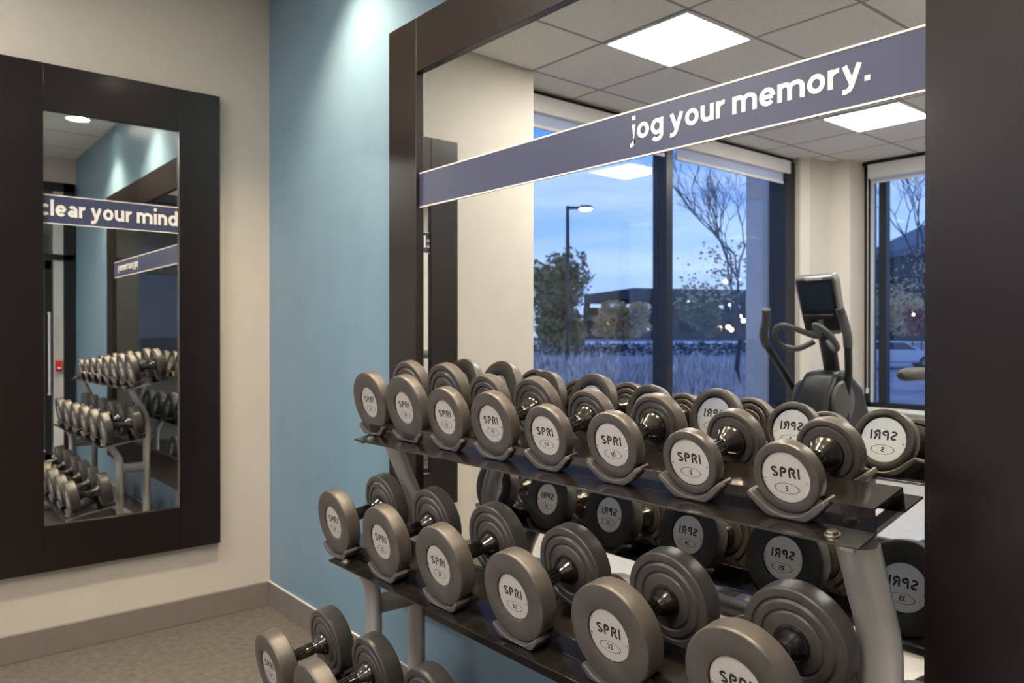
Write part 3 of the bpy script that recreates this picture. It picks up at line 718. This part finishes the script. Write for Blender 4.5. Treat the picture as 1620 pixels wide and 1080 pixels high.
t = 42; p = gbase(1390, t); tree('leafy_tree', p, 4.2, 10, far(1440, t, zat(470, t)), (3., 3., 2.), 1800, .14, M['hedge'], 'dark tree mass below the slate roof outside', 36)

# hedge and ornamental grass
b = MB(); rng = random.Random(2)
for u in range(800, 1260, 10):
    c = far(u, 31.6 + rng.uniform(-.5, .5), 0); leaves(b, Vector((c.x, c.y, hgt(c) + .22)), (.45, .45, .32), 70, .07, M['hedge'], rng=rng)
tag(b.build('hedge', flat=True), 'dark clipped hedge along the pale road', 'hedge', kind='stuff')
b = MB()
for k in range(2600):
    u = rng.uniform(790, 1260); t = rng.uniform(9.5, 24); c = far(u, t, 0)
    if c.x > -1.3: continue
    c.z = hgt(c); hh = rng.uniform(.35, .75)
    lean = Vector((rng.uniform(-.25, .25), rng.uniform(-.25, .25), hh)); sd = Vector((rng.uniform(-1, 1), rng.uniform(-1, 1), 0)).normalized() * .035
    b.quad([c - sd, c + sd, c + lean * .7 + sd * 1.6, c + lean], M['grass'])
tag(b.build('ornamental_grass', flat=True), 'pale tufted grasses outside the long window', 'grass', kind='stuff')

# street lamp
def street_lamp(u, t, vtop, label):
    p = gbase(u, t); zt = zat(vtop, t); o = thing('street_lamp', p, label, 'street lamp')
    b = MB(); b.tube([p, Vector((p.x, p.y, zt))], [.085, .06], M['dark_alu'], seg=10); b.build('pole', o)
    d = R3.copy(); d.y = -d.y; a = Vector((p.x, p.y, zt - .06)); q = a + d * .42
    b = MB(); b.tube([a, q], .05, M['dark_alu'], seg=8); b.build('arm', o)
    b = MB(); b.lathe([(0, .09), (.18, .07), (.28, .0), (.25, -.03), (0, -.03)], M['dark_alu'], lambda x, y, h: q + d * .18 + Vector((x, y, h)), 20); hd = b.build('lamp_head', o)
    b = MB(); b.lathe([(0, -.10), (.16, -.08), (.23, -.031), (0, -.031)], M['lampw'], lambda x, y, h: q + d * .18 + Vector((x, y, h)), 20); b.build('lamp_lens', hd)
street_lamp(898, 26, 331, 'tall dark street lamp standing behind the green tree')

# parking deck
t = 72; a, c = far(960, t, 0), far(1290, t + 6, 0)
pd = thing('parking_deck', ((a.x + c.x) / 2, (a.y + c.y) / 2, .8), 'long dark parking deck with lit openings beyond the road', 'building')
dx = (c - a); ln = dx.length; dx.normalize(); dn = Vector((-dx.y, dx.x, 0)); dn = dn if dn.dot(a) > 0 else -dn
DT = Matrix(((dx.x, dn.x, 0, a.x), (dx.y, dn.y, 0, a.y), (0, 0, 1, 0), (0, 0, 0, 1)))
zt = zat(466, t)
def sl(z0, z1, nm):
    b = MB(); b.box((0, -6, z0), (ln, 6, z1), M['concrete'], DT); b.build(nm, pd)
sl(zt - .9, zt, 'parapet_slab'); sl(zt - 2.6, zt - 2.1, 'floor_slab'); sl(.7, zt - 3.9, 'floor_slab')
for i in range(12):
    b = MB(); xx = ln * i / 11.5; b.box((xx, -6, .7), (xx + .35, -5.2, zt - .9), M['concrete'], DT); b.box((xx, 5.2, .7), (xx + .35, 6, zt - .9), M['concrete'], DT); b.build('column', pd)
b = MB(); b.box((0, 5.9, .7), (ln, 6.2, zt - 1.3), M['concrete'], DT); b.build('rear_wall', pd)
for i in range(30):
    b = MB(); xx = ln * (i + .5 + rng.uniform(-.4, .4)) / 30; zz = zt - rng.uniform(1.0, 1.7) if i % 2 else zt - rng.uniform(2.7, 3.5); b.box((xx - .10, -5.15 if i % 3 else 0, zz - .2), (xx + .10, -4.9 if i % 3 else .3, zz), M['deckl'] if i % 5 else M['lampo'], DT); b.build('ceiling_lamp', pd)
# slate-roofed house outside the far window
t = 60; a = far(1385, t, 0); c = far(1560, t, 0)
hs = thing('house', ((a.x + c.x) / 2, (a.y + c.y) / 2, .8), 'dark building with sloped slate roof outside the far window', 'building')
dx = (c - a); ln = dx.length; dx.normalize(); dn = Vector((-dx.y, dx.x, 0)); HT = Matrix(((dx.x, dn.x, 0, a.x), (dx.y, dn.y, 0, a.y), (0, 0, 1, 0), (0, 0, 0, 1)))
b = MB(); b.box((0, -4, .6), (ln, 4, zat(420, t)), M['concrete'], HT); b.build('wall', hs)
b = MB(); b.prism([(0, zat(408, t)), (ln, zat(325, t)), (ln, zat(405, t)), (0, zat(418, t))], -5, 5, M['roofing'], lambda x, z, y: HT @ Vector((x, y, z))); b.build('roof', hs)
# distant lamps between the trees
k = 0
for u, v, t, m in ((1147, 450, 50, 'lampw'), (1168, 447, 52, 'lampw'), (1120, 519, 50, 'lampw'), (1139, 524, 48, 'lampo'), (1152, 522, 47, 'lampo'), (1157, 526, 46, 'lampo'), (1170, 505, 50, 'lampw'), (1176, 512, 50, 'lampw'), (1444, 503, 34, 'lampo')):
    p = far(u, t, zat(v, t)); g = p.copy(); g.z = hgt(g)
    o = thing('lamp_post', g, 'distant glowing lamp on a thin post among the trees' if u < 1400 else 'warm glowing lamp beside the red brown tree', 'street lamp', 'distant glowing lamps' if u < 1400 else None)
    b = MB(); b.tube([g, p], .03, M['dark_alu'], seg=6); b.build('post', o)
    b = MB(); b.lathe([(0, -.13), (.10, -.09), (.13, 0), (.10, .09), (0, .13)], M[m], lambda x, y, h: p + Vector((x, y, h)), 12); b.build('globe', o)
# parked car
t = 24; p = gbase(1412, t); ca_ = far(1418, t, 0)
d = R3.copy(); d.y = -d.y; d = (d + Vector((.35, .1, 0))).normalized(); nn = Vector((-d.y, d.x, 0))
CT2 = Matrix(((d.x, nn.x, 0, p.x), (d.y, nn.y, 0, p.y), (0, 0, 1, p.z), (0, 0, 0, 1)))
carr = thing('car', p, 'silver blue parked car outside the far window', 'car')
S = .62
body = [(-2.1, .30), (2.1, .30), (2.15, .62), (1.9, .80), (1.1, .90), (.45, 1.36), (-.9, 1.40), (-1.55, .98), (-2.1, .88)]
b = MB(); b.prism([(x * S, z * S) for x, z in body], -.85 * S, .85 * S, M['carbody'], lambda x, z, y: CT2 @ Vector((x, y, z))); cb = b.build('body', carr, bevel=.06, seg=3)
b = MB(); b.prism([(x * S, z * S) for x, z in [(-1.3, .97), (.95, .94), (.42, 1.29), (-.85, 1.32)]], -.86 * S, .86 * S, M['screen'], lambda x, z, y: CT2 @ Vector((x, y, z))); b.build('side_window', cb)
for sx in (-1.3, 1.35):
    for sy in (-1, 1):
        b = MB(); b.lathe([(0, -.1), (.30, -.1), (.33, -.06), (.33, .06), (.30, .1), (0, .1)], M['tyre'], lambda x, z, h: CT2 @ Vector(((sx + x) * S, (sy * .78 + h) * S, (.33 + z) * S)), 20)
        b.lathe([(0, sy * .105), (.18, sy * .105), (.18, sy * .10)], M['silverpl'], lambda x, z, h: CT2 @ Vector(((sx + x) * S, (sy * .78 + h) * S, (.33 + z) * S)), 16); b.build('wheel', carr)
